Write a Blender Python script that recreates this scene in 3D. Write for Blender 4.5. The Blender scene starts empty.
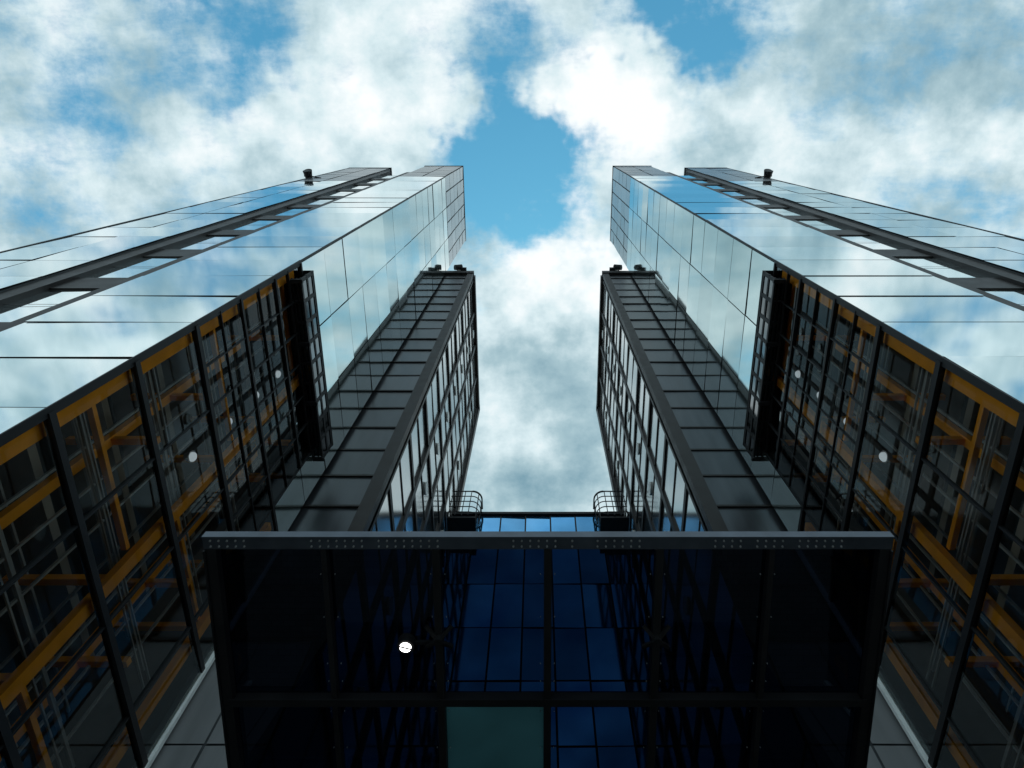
import bpy, math, random
from mathutils import Vector
random.seed(7)
CZ=1.6
scn=bpy.context.scene
scn.view_settings.view_transform='Standard'
try: scn.view_settings.look='None'
except: pass
scn.view_settings.exposure=0

# ---------------------------------------------------------------- materials
def newmat(name):
    m=bpy.data.materials.new(name); m.use_nodes=True
    nt=m.node_tree; nt.nodes.clear()
    return m,nt
def N(nt,t,**kw):
    n=nt.nodes.new(t)
    for k,v in kw.items(): setattr(n,k,v)
    return n
def pbr(name,col,rough=.4,metal=0.,var=.15,nscale=1.5,bump=0.,island=0.,streak=False,spec=.5):
    m,nt=newmat(name); L=nt.links.new
    out=N(nt,'ShaderNodeOutputMaterial'); p=N(nt,'ShaderNodeBsdfPrincipled')
    L(p.outputs[0],out.inputs[0])
    tc=N(nt,'ShaderNodeTexCoord'); mp=N(nt,'ShaderNodeMapping')
    if streak: mp.inputs['Scale'].default_value=(3,3,.25)
    L(tc.outputs['Object'],mp.inputs[0])
    no=N(nt,'ShaderNodeTexNoise'); no.inputs['Scale'].default_value=nscale; no.inputs['Detail'].default_value=4
    L(mp.outputs[0],no.inputs['Vector'])
    mr=N(nt,'ShaderNodeMapRange'); L(no.outputs[0],mr.inputs[0])
    mr.inputs[1].default_value=.3; mr.inputs[2].default_value=.7
    mr.inputs[3].default_value=1-var; mr.inputs[4].default_value=1+var
    val=mr.outputs[0]
    if island>0:
        g=N(nt,'ShaderNodeNewGeometry'); m2=N(nt,'ShaderNodeMapRange'); L(g.outputs['Random Per Island'],m2.inputs[0])
        m2.inputs[3].default_value=1-island; m2.inputs[4].default_value=1+island
        mu=N(nt,'ShaderNodeMath',operation='MULTIPLY'); L(val,mu.inputs[0]); L(m2.outputs[0],mu.inputs[1]); val=mu.outputs[0]
    vm=N(nt,'ShaderNodeVectorMath',operation='SCALE'); vm.inputs[0].default_value=col; L(val,vm.inputs['Scale'])
    L(vm.outputs[0],p.inputs['Base Color'])
    p.inputs['Metallic'].default_value=metal
    r=N(nt,'ShaderNodeMapRange'); L(no.outputs[0],r.inputs[0]); r.inputs[3].default_value=rough*.8; r.inputs[4].default_value=min(1,rough*1.3)
    L(r.outputs[0],p.inputs['Roughness'])
    p.inputs['Specular IOR Level'].default_value=spec
    if bump>0:
        b=N(nt,'ShaderNodeBump'); b.inputs['Strength'].default_value=bump; b.inputs['Distance'].default_value=.02
        L(no.outputs[0],b.inputs['Height']); L(b.outputs[0],p.inputs['Normal'])
    return m
def glass(name,tint,ior=1.7,refl=(1,1,1),rough=.01,base=0.):
    m,nt=newmat(name); L=nt.links.new
    out=N(nt,'ShaderNodeOutputMaterial'); mx=N(nt,'ShaderNodeMixShader')
    t=N(nt,'ShaderNodeBsdfTransparent'); g=N(nt,'ShaderNodeBsdfGlossy')
    t.inputs[0].default_value=(*tint,1); g.inputs[0].default_value=(*refl,1); g.inputs['Roughness'].default_value=rough
    f=N(nt,'ShaderNodeFresnel'); f.inputs[0].default_value=ior
    a=N(nt,'ShaderNodeMath',operation='ADD'); a.use_clamp=True; L(f.outputs[0],a.inputs[0]); a.inputs[1].default_value=base
    L(a.outputs[0],mx.inputs[0]); L(t.outputs[0],mx.inputs[1]); L(g.outputs[0],mx.inputs[2]); L(mx.outputs[0],out.inputs[0])
    return m
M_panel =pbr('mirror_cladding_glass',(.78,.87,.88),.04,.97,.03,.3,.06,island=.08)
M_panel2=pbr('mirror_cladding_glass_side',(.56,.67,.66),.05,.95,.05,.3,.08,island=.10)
M_joint =pbr('joint_grey',(.05,.055,.06),.6)
M_dark  =pbr('dark_bronze_frame',(.022,.018,.017),.5,.0,.3,spec=.3)
M_black =pbr('black_steel',(.012,.012,.014),.5,.0,.3,spec=.3)
M_cap   =pbr('cap_louvre_panel',(.10,.105,.11),.25,.7,.2,.6,0,island=.15)
M_capin =pbr('cap_inner_panel',(.26,.28,.29),.22,.8,.15,.6,0,island=.2)
M_clad  =pbr('dark_steel_cladding',(.060,.064,.072),.3,.6,.25,.6,.1,island=.25,streak=True)
M_low   =pbr('grey_base_cladding',(.24,.24,.245),.4,.3,.15,.6,.1,island=.12,streak=True)
M_inpan =pbr('inner_panel_glass',(.37,.36,.355),.12,.85,.1,.4,.1,island=.25)
M_bay   =pbr('bay_dark_glass',(.07,.08,.085),.06,.9,.1,.4,.05,island=.4)
M_orange=pbr('orange_steel',(.98,.36,.015),.5,.0,.12)
M_inter =pbr('interior_dark',(.12,.095,.08),.8,0,.4,.6)
M_slab  =pbr('interior_slab',(.36,.31,.26),.7,0,.2,.8)
M_white =pbr('white_paint',(.8,.8,.78),.4)
M_pipe  =pbr('galvanised_pipe',(.5,.51,.52),.35,.4)
M_gut   =pbr('gutter_steel',(.085,.10,.125),.38,.6,.25,2,.1)
M_link  =pbr('blue_link_glass',(.11,.38,.70),.05,.9,.15,.3,.1,island=.3)
M_glass =glass('atrium_glass',(.94,.94,.90),1.5,(.75,.85,.88))
M_can   =glass('canopy_tinted_glass',(.018,.030,.052),1.3,(.35,.42,.5))
M_can2  =glass('canopy_spandrel_glass',(.007,.011,.021),1.34,(.42,.52,.68),base=.03)
def frost():
    m,nt=newmat('frosted_teal_pane'); L=nt.links.new
    out=N(nt,'ShaderNodeOutputMaterial'); mx=N(nt,'ShaderNodeMixShader')
    tc=N(nt,'ShaderNodeTexCoord'); no=N(nt,'ShaderNodeTexNoise'); no.inputs['Scale'].default_value=.7; L(tc.outputs['Object'],no.inputs[0])
    L(no.outputs[0],mx.inputs[0])
    a=N(nt,'ShaderNodeBsdfTranslucent'); a.inputs[0].default_value=(.05,.14,.15,1)
    b=N(nt,'ShaderNodeBsdfDiffuse'); b.inputs[0].default_value=(.055,.14,.15,1)
    L(a.outputs[0],mx.inputs[1]);L(b.outputs[0],mx.inputs[2]);L(mx.outputs[0],out.inputs[0]); return m
M_frost=frost()
def emis(name,c,s):
    m,nt=newmat(name); e=N(nt,'ShaderNodeEmission'); e.inputs[0].default_value=(*c,1); e.inputs[1].default_value=s
    o=N(nt,'ShaderNodeOutputMaterial'); nt.links.new(e.outputs[0],o.inputs[0]); return m
M_lamp=emis('lit_lamp',(1,.98,.95),6)
M_refl_disc=emis('glowing_reflection_disc',(.75,.9,1),.38)  # weak glow imitating discs mirrored in the atrium glass, not a lamp

# ---------------------------------------------------------------- mesh helper
class MB:
    def __init__(s,sg=1): s.v=[];s.f=[];s.sg=sg
    def box(s,x0,x1,y0,y1,z0,z1):
        i=len(s.v)
        for z in (z0,z1):
            for (x,y) in ((x0,y0),(x1,y0),(x1,y1),(x0,y1)): s.v.append((x*s.sg,y,z+CZ))
        fs=[(0,3,2,1),(4,5,6,7),(0,1,5,4),(1,2,6,5),(2,3,7,6),(3,0,4,7)]
        for f in fs:
            f=[i+k for k in f]
            s.f.append(f if s.sg>0 else f[::-1])
    def quad(s,pts):
        i=len(s.v)
        for p in pts: s.v.append((p[0]*s.sg,p[1],p[2]+CZ))
        f=[i,i+1,i+2,i+3]; s.f.append(f if s.sg>0 else f[::-1])
    def beam(s,a,b,w,h=None):
        h=h or w
        a=Vector(a);b=Vector(b);d=(b-a).normalized()
        up=Vector((0,0,1)) if abs(d.z)<.95 else Vector((0,1,0))
        r=d.cross(up).normalized()*w/2;u=r.cross(d).normalized()*h/2
        i=len(s.v)
        for c in (a,b):
            for q in (-r-u,r-u,r+u,-r+u):
                p=c+q; s.v.append((p.x*s.sg,p.y,p.z+CZ))
        for f in [(0,1,2,3),(7,6,5,4),(0,4,5,1),(1,5,6,2),(2,6,7,3),(3,7,4,0)]:
            f=[i+k for k in f]; s.f.append(f[::-1] if s.sg>0 else f)
    def cyl(s,a,b,r,r2=None,n=12):
        r2=r if r2 is None else r2
        a=Vector(a);b=Vector(b);d=(b-a).normalized()
        up=Vector((0,0,1)) if abs(d.z)<.95 else Vector((0,1,0))
        e=d.cross(up).normalized();g=e.cross(d).normalized(); i=len(s.v)
        for c,rr in ((a,r),(b,r2)):
            for k in range(n):
                t=2*math.pi*k/n; p=c+e*math.cos(t)*rr+g*math.sin(t)*rr
                s.v.append((p.x*s.sg,p.y,p.z+CZ))
        for k in range(n): s.f.append([i+k,i+(k+1)%n,i+n+(k+1)%n,i+n+k])
        s.f.append([i+k for k in range(n)][::-1]); s.f.append([i+n+k for k in range(n)])
    def make(s,name,mat,parent=None,smooth=False):
        me=bpy.data.meshes.new(name); me.from_pydata(s.v,[],s.f); me.update()
        me.materials.append(mat); o=bpy.data.objects.new(name,me); scn.collection.objects.link(o)
        if parent: o.parent=parent
        return o
def empty(name):
    e=bpy.data.objects.new(name,None); scn.collection.objects.link(e); return e
J=.018
def rj(t): return random.uniform(-t,t)
def south_panels(mb,xs,zs,y,gap=.045,t=J):
    for i in range(len(xs)-1):
        for k in range(len(zs)-1):
            x0,x1=xs[i]+gap/2,xs[i+1]-gap/2; z0,z1=zs[k]+gap/2,zs[k+1]-gap/2
            a,b,c=rj(t),rj(t),rj(t)
            mb.quad([(x0,y+a,z0),(x1,y+b,z0),(x1,y+c+b-a,z1),(x0,y+c,z1)])
def side_panels(mb,ys,zs,x,gap=.06,t=J,test=None):   # faces +x
    for i in range(len(ys)-1):
        for k in range(len(zs)-1):
            y0,y1=ys[i]+gap/2,ys[i+1]-gap/2; z0,z1=zs[k]+gap/2,zs[k+1]-gap/2
            a,b,c=rj(t),rj(t),rj(t)
            mb.quad([(x+a,y0,z0),(x+b,y1,z0),(x+c+b-a,y1,z1),(x+c,y0,z1)])
def seq(a,b,n): return [a+(b-a)*i/n for i in range(n+1)]

YS,YB=5.45,15.3
F=3.25
def glass_tower(sg):
    P=empty('glass_tower')
    body=MB(sg)
    body.box(-15,-10.08,YS+.08,YB,29.25,96.8)
    body.box(-15,-10.2,YS+.08,YS+.3,-1.6,29.25)      # thin south wall of atrium
    body.box(-24,-18.8,YS+.08,YB,-1.6,92.6)
    body.box(-18.8,-15,YS+.6,YB,-1.6,88)
    body.box(-15.0,-10.08,YB-.3,YB,-1.6,29.25)
    body.box(-10.5,-10.06,13.6,YB-.3,23.1,29.25)
    body.make('core_walls',M_joint,P)
    s=MB(sg); south_panels(s,[-15,-10.03],[-1.55]+[0.15+F*i for i in range(0,25)],YS)
    s2=MB(sg); south_panels(s2,[-24,-21.4,-18.8],[-1.55]+[.15+F*i for i in range(0,23)],YS,gap=.05)
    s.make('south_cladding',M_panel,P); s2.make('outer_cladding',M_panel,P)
    c=MB(sg); south_panels(c,[-15,-12.5,-10.03],[78.15+3.1*i for i in range(7)],YS,gap=.12)
    south_panels(c,[-24,-21.4,-18.8],[71.65+F*i for i in range(7)]+[92.6],YS,gap=.12)
    c.make('cap_cladding',M_cap,P)
    zi=[29.25]+[29.4+F*(i+1) for i in range(15)]
    zi=zi+[78.15] if zi[-1]<77.9 else zi
    ys=[YS,8.73,12.0,YB]
    i1=MB(sg); side_panels(i1,ys,zi,-10,t=.02)
    side_panels(i1,[13.65,YB],[23.1,26.2,29.25],-10)
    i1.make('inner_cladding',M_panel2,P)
    i2=MB(sg); side_panels(i2,seq(YS,YB,6),[zi[-1]+(96.8-zi[-1])*i/5 for i in range(6)],-10,gap=.14)
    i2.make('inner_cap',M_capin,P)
    # recessed window strip
    w=MB(sg); fr=MB(sg)
    zz=[.15+2*F*i for i in range(0,14)]
    for k in range(len(zz)-1):
        a,b=zz[k],zz[k+1]
        j=rj(.02)
        w.quad([(-18.0,YS+.32+j,a+.9),(-16.0,YS+.32,a+.9),(-16.0,YS+.32,b-.9),(-18.0,YS+.32+j,b-.9)])
        fr.box(-18.0,-16.0,YS+.26,YS+.58,a-.92,a+.92)
        fr.box(-18.0,-16.0,YS+.285,YS+.29,(a+b)/2-.02,(a+b)/2+.02)
    fr.box(-18.78,-18.0,YS+.12,YS+.6,-1.5,88.2); fr.box(-16.0,-15.02,YS+.22,YS+.6,-1.5,88.2)
    w.make('strip_windows',M_panel,P); fr.make('strip_frames',M_dark,P)
    cop=MB(sg); cop.box(-15.1,-9.95,YS-.05,YB+.05,96.8,97.2); cop.box(-24.1,-18.7,YS-.05,YB+.05,92.6,93)
    cop.box(-10.02,-9.98,YS-.02,YS+.1,-1.6,78)  # corner trim
    cop.box(-24.1,-23.98,YS-.03,YB,-1.6,92.6)
    cop.make('coping_trim',M_black,P)
    # atrium glass
    g=MB(sg)
    zl=[-1.6]+[.15+F*i for i in range(0,9)]   # .. 26.15
    zl.append(29.2)
    ya=[YS+.1,8.2,10.9,13.6]
    side_panels(g,ya,zl,-10.02,gap=.02,t=.02)
    side_panels(g,[13.6,YB],[z for z in zl if z<23.2],-10.02,gap=.02,t=.02)
    g.make('atrium_glazing',M_glass,P)
    m=MB(sg)
    for z in zl[1:]:
        y1=YB if z<23.5 else 13.6
        h=.10 if z<21 else .07
        m.box(-10.12,-9.95,YS+.1,y1,z-h,z+h)
    for y in ya[1:]:
        m.box(-10.1,-9.98,y-.025,y+.025,-1.6,29.2)
    for z in (21.3,24.5,27.6): m.box(-10.1,-9.97,YS+.1,13.6,z-.02,z+.02)
    for y in (6.9,9.5,12.2): m.box(-10.1,-9.975,y-.02,y+.02,19.7,29.2)
    m.box(-10.2,-9.99,YS+.1,YS+.2,-1.6,29.2)
    m.make('atrium_mullions',M_black,P)
    e=MB(sg); e.box(-10.12,-9.9,YB-.02,YB+.1,-1.6,23); e.make('edge_trim',M_white,P)
    # interior
    b=MB(sg); b.box(-15.4,-15.1,YS+.4,YB-.3,-1.6,29.2); b.box(-15,-10.6,YS+.32,YS+.42,-1.6,29.1); b.box(-15,-10.6,YB-.4,YB-.31,-1.6,29.1)
    b.make('interior_walls',M_inter,P)
    sl=MB(sg)
    for z in zl[1:-1]:
        sl.box(-15,-13.2,YS+.55,YB-.45,z-.16,z+.16)
    sl.make('interior_floors',M_slab,P)
    o=MB(sg); pi=MB(sg)
    for y,ww in ((5.95,.17),(10.4,.16),(14.5,.16)):
        o.box(-10.45,-10.25,y-ww,y+ww,-1.6,29)
    for y in (8.2,12.9): o.box(-11.9,-11.7,y-.13,y+.13,-1.6,29)
    for n,z in enumerate(zl[1:-1]):
        for y in (5.95,8.2,10.4,12.9,14.5):
            if (n+int(y))%3==0: continue
            o.box(-12.95,-10.45,y-.09,y+.09,z+.9,z+1.1)
        if n%2==0: o.box(-10.62,-10.47,6.2,10.2,z+1.95,z+2.1)
        else: o.box(-10.62,-10.47,10.6,14.4,z+1.1,z+1.25)
        for q in (.9,1.25): pi.beam((-12.6,YS+.6,z+q),(-12.6,YB-.5,z+q),.07)
        pi.beam((-11.4,YS+.6,z-.5),(-11.4,YB-.5,z-.5),.1)
        pi.beam((-10.9,YS+.6,z+1.9),(-10.9,YB-.5,z+1.9),.05)
        pi.beam((-10.9,YS+.6,z+2.2),(-10.9,YB-.5,z+2.2),.05)
    for y in seq(6.6,14.0,7): pi.box(-11.45,-11.38,y-.03,y+.03,-1.6,29)
    o.make('orange_steelwork',M_orange,P); pi.make('rails_and_pipes',M_pipe,P)
    rl=MB(sg); rh=MB(sg)  # added glowing discs with backs, standing in for reflections of the dark tower's discs
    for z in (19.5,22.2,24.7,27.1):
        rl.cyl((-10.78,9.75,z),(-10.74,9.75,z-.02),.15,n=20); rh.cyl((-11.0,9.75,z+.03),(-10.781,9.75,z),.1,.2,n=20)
    rl.make('reflection_disc_faces',M_refl_disc,P); rh.make('reflection_disc_backs',M_pipe,P)
    # shallow glazed bay at the glazing head
    k=MB(sg); bg_=MB(sg); z0,z1=27.9,29.3; XB=-9.6
    nb=9; ysb=seq(6.0,14.0,nb)
    for z in (z0,(z0+z1)/2,z1): k.box(XB-.05,XB+.03,5.9,14.1,z-.08,z+.08)
    for x in (-9.97,-9.78): k.box(x-.02,x+.02,5.9,14.1,z0-.05,z0+.04)
    for y in ysb:
        k.box(XB-.04,XB+.025,y-.08,y+.08,z0,z1); k.box(-9.99,XB,y-.035,y+.035,z0-.045,z0+.035)
    for y in (ysb[0],ysb[3],ysb[6],ysb[nb]): k.box(-9.99,XB+.1,y-.08,y+.08,z0-.2,z0-.05)
    k.box(-9.99,XB+.04,5.9,14.1,z1+.08,z1+.15)
    for i in range(nb):
        y0,y1=ysb[i]+.08,ysb[i+1]-.08
        bg_.quad([(XB+rj(.01),y0,z0),(XB+rj(.01),y1,z0),(XB,y1,z1),(XB,y0,z1)])
        bg_.quad([(-9.98,y0,z0),(-9.98,y1,z0),(XB,y1,z0),(XB,y0,z0)])
    bg_.make('bay_glazing',M_bay,P)
    k.make('bay_frame',M_black,P)
    return P
def dark_tower(sg):
    P=empty('dark_clad_tower'); X=-7.15; Y0=15.5;Y1=31.6;H=75
    b=MB(sg); b.box(-20,X-.1,Y0+.1,Y1,-1.6,H); b.make('core_walls',M_joint,P)
    zs=[18+F*i*.85 for i in range(0,21)]; zs=[z for z in zs if z<H-.5]+[H]
    s=MB(sg); south_panels(s,[-13,-10.9,X-.5],zs,Y0+.05,gap=.1,t=.02); s.make('front_cladding',M_clad,P)
    l=MB(sg); south_panels(l,[-13,-10.4,-8.9,X-.05],[-1.5,2,6,10,14,18],Y0+.05,gap=.07,t=.01)
    side_panels(l,seq(Y0,Y1,6),[-1.5,2,6,10,14,18],X,gap=.07); l.make('base_cladding',M_low,P)
    f=MB(sg)
    for z in zs: f.box(-13,X-.5,Y0-.02,Y0+.1,z-.07,z+.07)
    f.box(X-.5,X+.12,Y0-.15,Y0+.1,18,H+.9)
    f.box(X-.1,X+.12,Y0+.1,Y0+.5,18,H+.9)
    f.box(-20,X+.12,Y0-.25,Y1+.2,H,H+.95)
    f.box(X-.1,X+.3,Y1-.5,Y1+.2,0,H+.9)
    f.box(X+.12,X+.3,Y0+.2,Y1,H-.2,H+.7)
    nz=10
    zz=[18+(H-18)*i/nz for i in range(nz+1)]; yy=seq(Y0+.5,Y1-.5,4)
    for z in zz: f.box(X-.05,X+.1,Y0+.5,Y1-.5,z-.2,z+.2)
    for y in yy: f.box(X-.05,X+.12,y-.2,y+.2,18,H)
    for z in [(zz[i]+zz[i+1])/2 for i in range(nz)]: f.box(X-.05,X+.05,Y0+.5,Y1-.5,z-.05,z+.05)
    f.make('frame_bars',M_dark,P)
    p=MB(sg); side_panels(p,yy,zz,X,gap=.1,t=.03); p.make('inner_glazing',M_inpan,P)
    d=MB(sg)
    for i in range(0,nz,1):
        z=(zz[i]+zz[i+1])/2+.9
        y=(yy[1]+yy[2])/2
        d.cyl((X+.03,y,z),(X+.12,y,z),.42,.45,20)
        if i%2==0: d.cyl((X+.03,yy[3]+1.5,z),(X+.12,yy[3]+1.5,z),.42,.45,20)
    d.make('round_wall_lights',M_white,P)
    r=MB(sg)
    r.cyl((-8.9,Y0-.1,H+.9),(-8.9,Y0-.1,H+2),.07); r.cyl((-9.2,Y0-.5,H+1.5),(-8.5,Y0-.4,H+1.9),.3,.38)
    r.cyl((-8.1,Y0-.1,H+.9),(-8.1,Y0-.1,H+1.7),.07); r.box(-8.5,-7.9,Y0-.5,Y0,H+1.2,H+1.6)
    r.make('roof_lamps',M_black,P)
    # terrace railing with rounded end
    c=MB(sg); R=.75; cx,cy=-5.35,29.0
    n=8
    for z in (47,47.8,48.6,49.4,50.2):
        w_=.11 if z>50 else .06
        c.box(-7,cx,cy-R-.03,cy-R+.03,z-w_/2,z+w_/2)
        for k in range(n):
            t0=-math.pi/2+math.pi/2*k/n;t1=-math.pi/2+math.pi/2*(k+1)/n
            c.beam((cx+R*math.cos(t0),cy+R*math.sin(t0),z),(cx+R*math.cos(t1),cy+R*math.sin(t1),z),w_)
        c.beam((cx+R,cy,z),(cx+R,29.9,z),w_)
    for xq in (-6.9,-6.4,-5.9,-5.4): c.box(xq-.03,xq+.03,cy-R-.03,cy-R+.03,46.5,50.2)
    for t in (-.8,0): c.cyl((cx+R*math.cos(t),cy+R*math.sin(t),46.5),(cx+R*math.cos(t),cy+R*math.sin(t),50.2),.04)
    c.box(-7,cx+R-.2,cy-R+.1,29.8,46.3,46.5)
    c.make('terrace_railing',M_black,P)
def floodlight(sg,x,y,z):
    P=empty('floodlight')
    a=MB(sg); a.beam((x+.7,y,z-.3),(x-.9,y-.2,z+.3),.12); a.cyl((x-.9,y-.2,z-.1),(x-.9,y-.2,z+1.0),.07)
    a.box(x-1.25,x-.55,y-.35,y-.1,z+.35,z+.42); a.make('bracket',M_black,P)
    h=MB(sg); h.cyl((x-.9,y+.2,z+1.1),(x-.9,y-.7,z+.75),.25,.42,16); h.cyl((x-.9,y-.7,z+.1),(x-.9,y,z+.25),.35,.2,16)
    h.make('lamp_heads',M_black,P)
    return P
for sg in (1,-1):
    glass_tower(sg); dark_tower(sg); floodlight(sg,-23.4,YS,76)

# link building
P=empty('glass_link_building')
b=MB(); b.box(-7,7,30.1,44,-1.6,49.3); b.make('core_walls',M_joint,P)
l=MB(); xs=seq(-7,7,7); zs=[9+ (49.3-9)*i/9 for i in range(10)]
south_panels(l,xs,zs,30,gap=.12,t=.04); l.make('blue_glazing',M_link,P)
b=MB(); b.box(-7,7,29.8,30.3,49.3,49.6)
for x in xs: b.box(x-.05,x+.05,29.95,30.06,9,49.3)
b.make('parapet_and_fins',M_black,P)
# lobby
P=empty('entrance_lobby')
b=MB(); b.box(-6.9,6.9,13.2,30,8.3,8.6)
b.box(-6.9,-6.7,13.2,30,-1.6,8.3); b.box(6.7,6.9,13.2,30,-1.6,8.3)
for x in seq(-6.7,6.7,8): b.box(x-.06,x+.06,13.1,13.25,-1.6,8.3)
for z in (.8,3.5,6): b.box(-6.7,6.7,13.12,13.22,z-.05,z+.05)
b.make('roof_and_frames',M_black,P)
g=MB(); g.quad([(-6.7,13.18,-1.6),(6.7,13.18,-1.6),(6.7,13.18,8.3),(-6.7,13.18,8.3)]); g.make('glazing',M_glass,P)

# canopy
P=empty('entrance_canopy')
XL,XR=-5.45,5.78; Yf,Yb=6.36,13.1
def cz(y): return 10-(y-6.36)*.137
xs=seq(XL,XR,6)
g=MB(); g2=MB(); fr=MB(); fz=MB()
ycr=9.55
def slab(mb,x0,x1,y0,y1,t0,t1):
    i=len(mb.v)
    for dz in (t0,t1):
        for (x,y) in ((x0,y0),(x1,y0),(x1,y1),(x0,y1)): mb.v.append((x,y,cz(y)+dz+CZ))
    for f in [(0,3,2,1),(4,5,6,7),(0,1,5,4),(1,2,6,5),(2,3,7,6),(3,0,4,7)]: mb.f.append([i+k for k in f])
def uq(mb,x0,x1,y0,y1,dz):   # faces down
    mb.quad([(x0,y0,cz(y0)+dz),(x0,y1,cz(y1)+dz),(x1,y1,cz(y1)+dz),(x1,y0,cz(y0)+dz)])
for i in range(6):
    for (y0,y1) in ((6.66,ycr),(ycr,Yb)):
        t=rj(.01)
        if i==2 and y0==ycr: uq(fz,xs[i],xs[i+1],y0+.1,y1,.1)
        elif i==2: uq(g,xs[i],xs[i+1],y0,y1+.12,.11)
        else: uq(g if i==3 else g2,xs[i],xs[i+1],y0,y1+.001,.1+t)
g.make('tinted_panes',M_can,P); g2.make('spandrel_panes',M_can2,P); fz.make('frosted_pane',M_frost,P)
for i,x in enumerate(xs):
    w=.045 if i in(1,5) else .065
    if i in (0,6): w=.08
    slab(fr,x-w,x+w,6.67,Yb,-.08,.13)
slab(fr,XL,XR,ycr-.07,ycr+.07,-.1,-.081)
slab(fr,XL+.1,XR-.1,ycr-.05,ycr+.05,-.07,.125)
slab(fr,XL-.12,XL-.092,6.67,Yb,-.12,.2); slab(fr,XR+.092,XR+.12,6.67,Yb,-.12,.2)
for x in (xs[2],xs[4]):
    for s in (-1,1):
        fr.beam((x,8.3,cz(8.3)-.14),(x+.22*s,8.1,cz(8.1)-.02),.06); fr.beam((x,8.3,cz(8.3)-.14),(x+.22*s,8.5,cz(8.5)-.02),.06)
    fr.cyl((x,8.3,cz(8.3)-.2),(x,8.3,cz(8.3)),.08)
fr.make('steel_frame',M_black,P)
gu=MB(); slab(gu,XL-.13,XR+.13,6.46,6.665,-.06,.1)
slab(gu,XL-.13,XR+.13,6.43,6.46,-.085,.08)
gu.make('front_gutter',M_gut,P)
bo=MB()
x=XL
while x<XR:
    if (int((x+6)*.9)%3!=1) and random.random()<.8:
        for y in (6.51,6.61): bo.cyl((x,y,cz(y)-.06),(x,y,cz(y)-.085),.016,n=8)
    x+=.14
for x in xs[1:-1]:
    for y in (7.2,8.0,8.9,ycr-.3,ycr+.3,10.6):
        for s in (-1,1): bo.cyl((x+s*.12,y,cz(y)+.06),(x+s*.12,y,cz(y)+.08),.009,n=8)
bo.make('bolts',M_pipe,P)
P=empty('canopy_downlight')
x,y=-2.28,8.45; z=cz(y)
a=MB(); a.cyl((x,y,z-.1),(x,y,z+.08),.15,.15,20); a.beam((x,y,z+.02),(x+.5,y,z+.02),.06); a.make('housing',M_black,P)
a=MB(); a.cyl((x,y,z-.112),(x,y,z-.101),.1,n=20); a.make('lens',M_lamp,P)
a=MB(); a.beam((x-.1,y-.03,z-.12),(x+.1,y+.03,z-.12),.02); a.make('bulb_bar',M_black,P)

# ground
g,nt=newmat('paving'); L=nt.links.new
out=N(nt,'ShaderNodeOutputMaterial'); p=N(nt,'ShaderNodeBsdfPrincipled'); L(p.outputs[0],out.inputs[0]); p.inputs['Roughness'].default_value=.75
tc=N(nt,'ShaderNodeTexCoord'); br=N(nt,'ShaderNodeTexBrick'); br.inputs['Scale'].default_value=1.2
br.inputs['Color1'].default_value=(.24,.235,.22,1); br.inputs['Color2'].default_value=(.3,.29,.27,1); br.inputs['Mortar'].default_value=(.1,.1,.1,1); br.inputs['Mortar Size'].default_value=.01
L(tc.outputs['Object'],br.inputs[0]); L(br.outputs[0],p.inputs['Base Color'])
me=bpy.data.meshes.new('ground'); me.from_pydata([(-800,-800,0),(800,-800,0),(800,800,0),(-800,800,0)],[],[(0,1,2,3)]); me.materials.append(g)
scn.collection.objects.link(bpy.data.objects.new('ground',me))

# ---------------------------------------------------------------- sky
SUN=Vector((.1,1.0,1.15)).normalized()
elev=math.asin(SUN.z); az=math.atan2(SUN.x,SUN.y)
w=bpy.data.worlds.new('World'); scn.world=w; w.use_nodes=True
nt=w.node_tree; nt.nodes.clear(); L=nt.links.new
out=N(nt,'ShaderNodeOutputWorld'); bg=N(nt,'ShaderNodeBackground'); bg.inputs[1].default_value=.105; L(bg.outputs[0],out.inputs[0])
sky=N(nt,'ShaderNodeTexSky'); sky.sky_type='NISHITA'; sky.sun_disc=False; sky.sun_elevation=elev; sky.sun_rotation=az
tint=N(nt,'ShaderNodeVectorMath',operation='MULTIPLY'); L(sky.outputs[0],tint.inputs[0]); tint.inputs[1].default_value=(.82,2.1,2.0)
tc=N(nt,'ShaderNodeTexCoord'); sp=N(nt,'ShaderNodeSeparateXYZ'); L(tc.outputs['Generated'],sp.inputs[0])
def MT(op,a,b=None,c=None,clamp=False):
    n=N(nt,'ShaderNodeMath',operation=op); n.use_clamp=clamp
    for i,q in enumerate((a,b,c)):
        if q is None: continue
        if isinstance(q,(int,float)): n.inputs[i].default_value=q
        else: L(q,n.inputs[i])
    return n.outputs[0]
z=MT('MAXIMUM',sp.outputs[2],.08)
u=MT('DIVIDE',sp.outputs[0],z); v=MT('DIVIDE',sp.outputs[1],z)
uv=N(nt,'ShaderNodeCombineXYZ'); L(u,uv.inputs[0]); L(v,uv.inputs[1]); uv=uv.outputs[0]
def noise(vec,s,d=8,r=.55,dist=0,off=(0,0,0),rot=0,sc=(1,1,1)):
    mp=N(nt,'ShaderNodeMapping'); mp.inputs['Location'].default_value=off; mp.inputs['Rotation'].default_value=(0,0,rot); mp.inputs['Scale'].default_value=sc; L(vec,mp.inputs[0])
    n=N(nt,'ShaderNodeTexNoise'); n.inputs['Scale'].default_value=s; n.inputs['Detail'].default_value=d; n.inputs['Roughness'].default_value=r; n.inputs['Distortion'].default_value=dist
    L(mp.outputs[0],n.inputs['Vector']); return n
wn=noise(uv,8,4,.6)
ws=N(nt,'ShaderNodeVectorMath',operation='MULTIPLY_ADD'); L(wn.outputs['Color'],ws.inputs[0]); ws.inputs[1].default_value=(.22,.22,0); 
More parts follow.
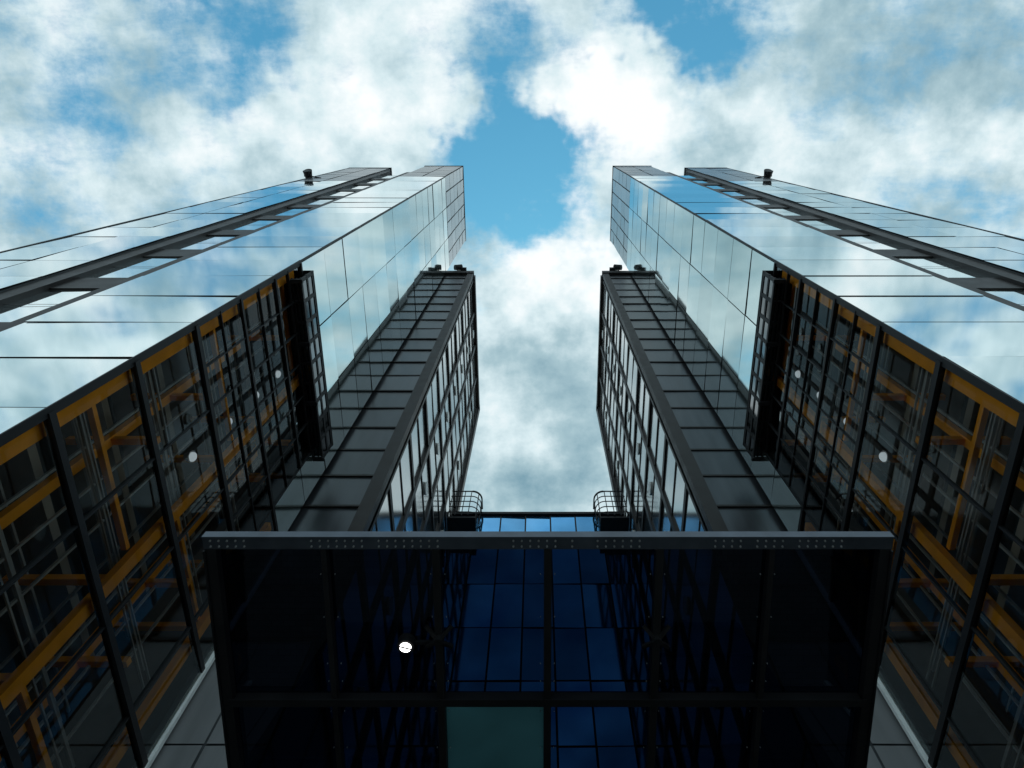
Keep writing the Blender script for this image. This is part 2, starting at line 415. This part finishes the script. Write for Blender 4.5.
sub=N(nt,'ShaderNodeVectorMath',operation='SUBTRACT'); L(uv,sub.inputs[0]); sub.inputs[1].default_value=(.11,.11,0); L(sub.outputs[0],ws.inputs[2])
wuv=ws.outputs[0]
def blob(cx,cy,rx,ry,wt):
    s=N(nt,'ShaderNodeVectorMath',operation='SUBTRACT'); L(wuv,s.inputs[0]); s.inputs[1].default_value=(cx,cy,0)
    d=N(nt,'ShaderNodeVectorMath',operation='DIVIDE'); L(s.outputs[0],d.inputs[0]); d.inputs[1].default_value=(rx,ry,1)
    l=N(nt,'ShaderNodeVectorMath',operation='LENGTH'); L(d.outputs[0],l.inputs[0])
    m=N(nt,'ShaderNodeMapRange'); m.interpolation_type='SMOOTHSTEP'; L(l.outputs['Value'],m.inputs[0]); m.inputs[1].default_value=0; m.inputs[2].default_value=1; m.inputs[3].default_value=wt; m.inputs[4].default_value=0
    return m.outputs[0]
def addall(lst):
    r=lst[0]
    for q in lst[1:]: r=MT('ADD',r,q)
    return r
n1=noise(uv,5.5,9,.66,0,(3.1,1.7,0)).outputs[0]
n4=noise(uv,7,7,.62,.25,(.4,.9,0),rot=.6,sc=(.55,1.5,1)).outputs[0]    # wisps drawn out along the wind
dens=addall([MT('MULTIPLY_ADD',n1,1.4,-.70+.17),MT('MULTIPLY_ADD',n4,.9,-.45),
  blob(-.02,.06,.14,.14,-.65),blob(-.05,-.04,.09,.13,-.35),blob(.19,-.125,.18,.09,-.55),blob(-.43,-.08,.18,.11,-.4),
  blob(-.68,-.05,.2,.15,-.1),
  blob(.36,.01,.09,.06,-.3),blob(-.2,-.5,.3,.2,-.2),blob(.45,-.35,.25,.15,-.2),
  blob(.13,-.03,.15,.10,.4),blob(.03,.28,.2,.16,.5),blob(0,.5,.35,.25,.8),blob(.38,.0,.3,.14,.15),blob(-.22,.0,.2,.1,.25),blob(-.25,-.12,.12,.06,.2)])
mask=N(nt,'ShaderNodeMapRange'); mask.interpolation_type='SMOOTHSTEP'; L(dens,mask.inputs[0]); mask.inputs[1].default_value=-.24; mask.inputs[2].default_value=.26
n3=noise(uv,7,7,.58,0,(1.3,5.2,0)).outputs[0]
br=addall([MT('MULTIPLY_ADD',n3,2.0,-.42),MT('MULTIPLY_ADD',n4,.6,-.30),MT('MULTIPLY',dens,-.25),blob(.04,.20,.17,.14,.6),blob(.12,-.03,.17,.12,.5),blob(-.2,-.02,.25,.12,.25),blob(.47,-.07,.30,.14,-.33),blob(0,-.45,.8,.35,.25)])
cr=N(nt,'ShaderNodeValToRGB'); L(br,cr.inputs[0])
e=cr.color_ramp.elements
e[0].position=.0; e[0].color=(.19,.34,.42,1)
e[1].position=.95; e[1].color=(.95,.99,1.0,1)
x=e.new(.35); x.color=(.38,.54,.60,1)
x=e.new(.66); x.color=(.67,.81,.85,1)
cs=N(nt,'ShaderNodeVectorMath',operation='SCALE'); L(cr.outputs[0],cs.inputs[0]); cs.inputs['Scale'].default_value=10
mx=N(nt,'ShaderNodeMix',data_type='RGBA'); L(mask.outputs[0],mx.inputs[0]); L(tint.outputs[0],mx.inputs[6]); L(cs.outputs[0],mx.inputs[7])
L(mx.outputs[2],bg.inputs[0])

sl=bpy.data.lights.new('sun','SUN'); sl.energy=1.5; sl.angle=math.radians(10); sl.color=(1,.96,.9)
so=bpy.data.objects.new('sun',sl); scn.collection.objects.link(so); so.rotation_euler=SUN.to_track_quat('Z','Y').to_euler()

# camera
cd=bpy.data.cameras.new('camera'); cam=bpy.data.objects.new('camera',cd); scn.collection.objects.link(cam)
cam.location=(0,0,CZ); cam.rotation_euler=(math.radians(180-20.6),0,0)
cd.sensor_width=36; cd.lens=36*696/1024; cd.shift_x=-26/1024; cd.clip_end=5000; cd.clip_start=.05
scn.camera=cam
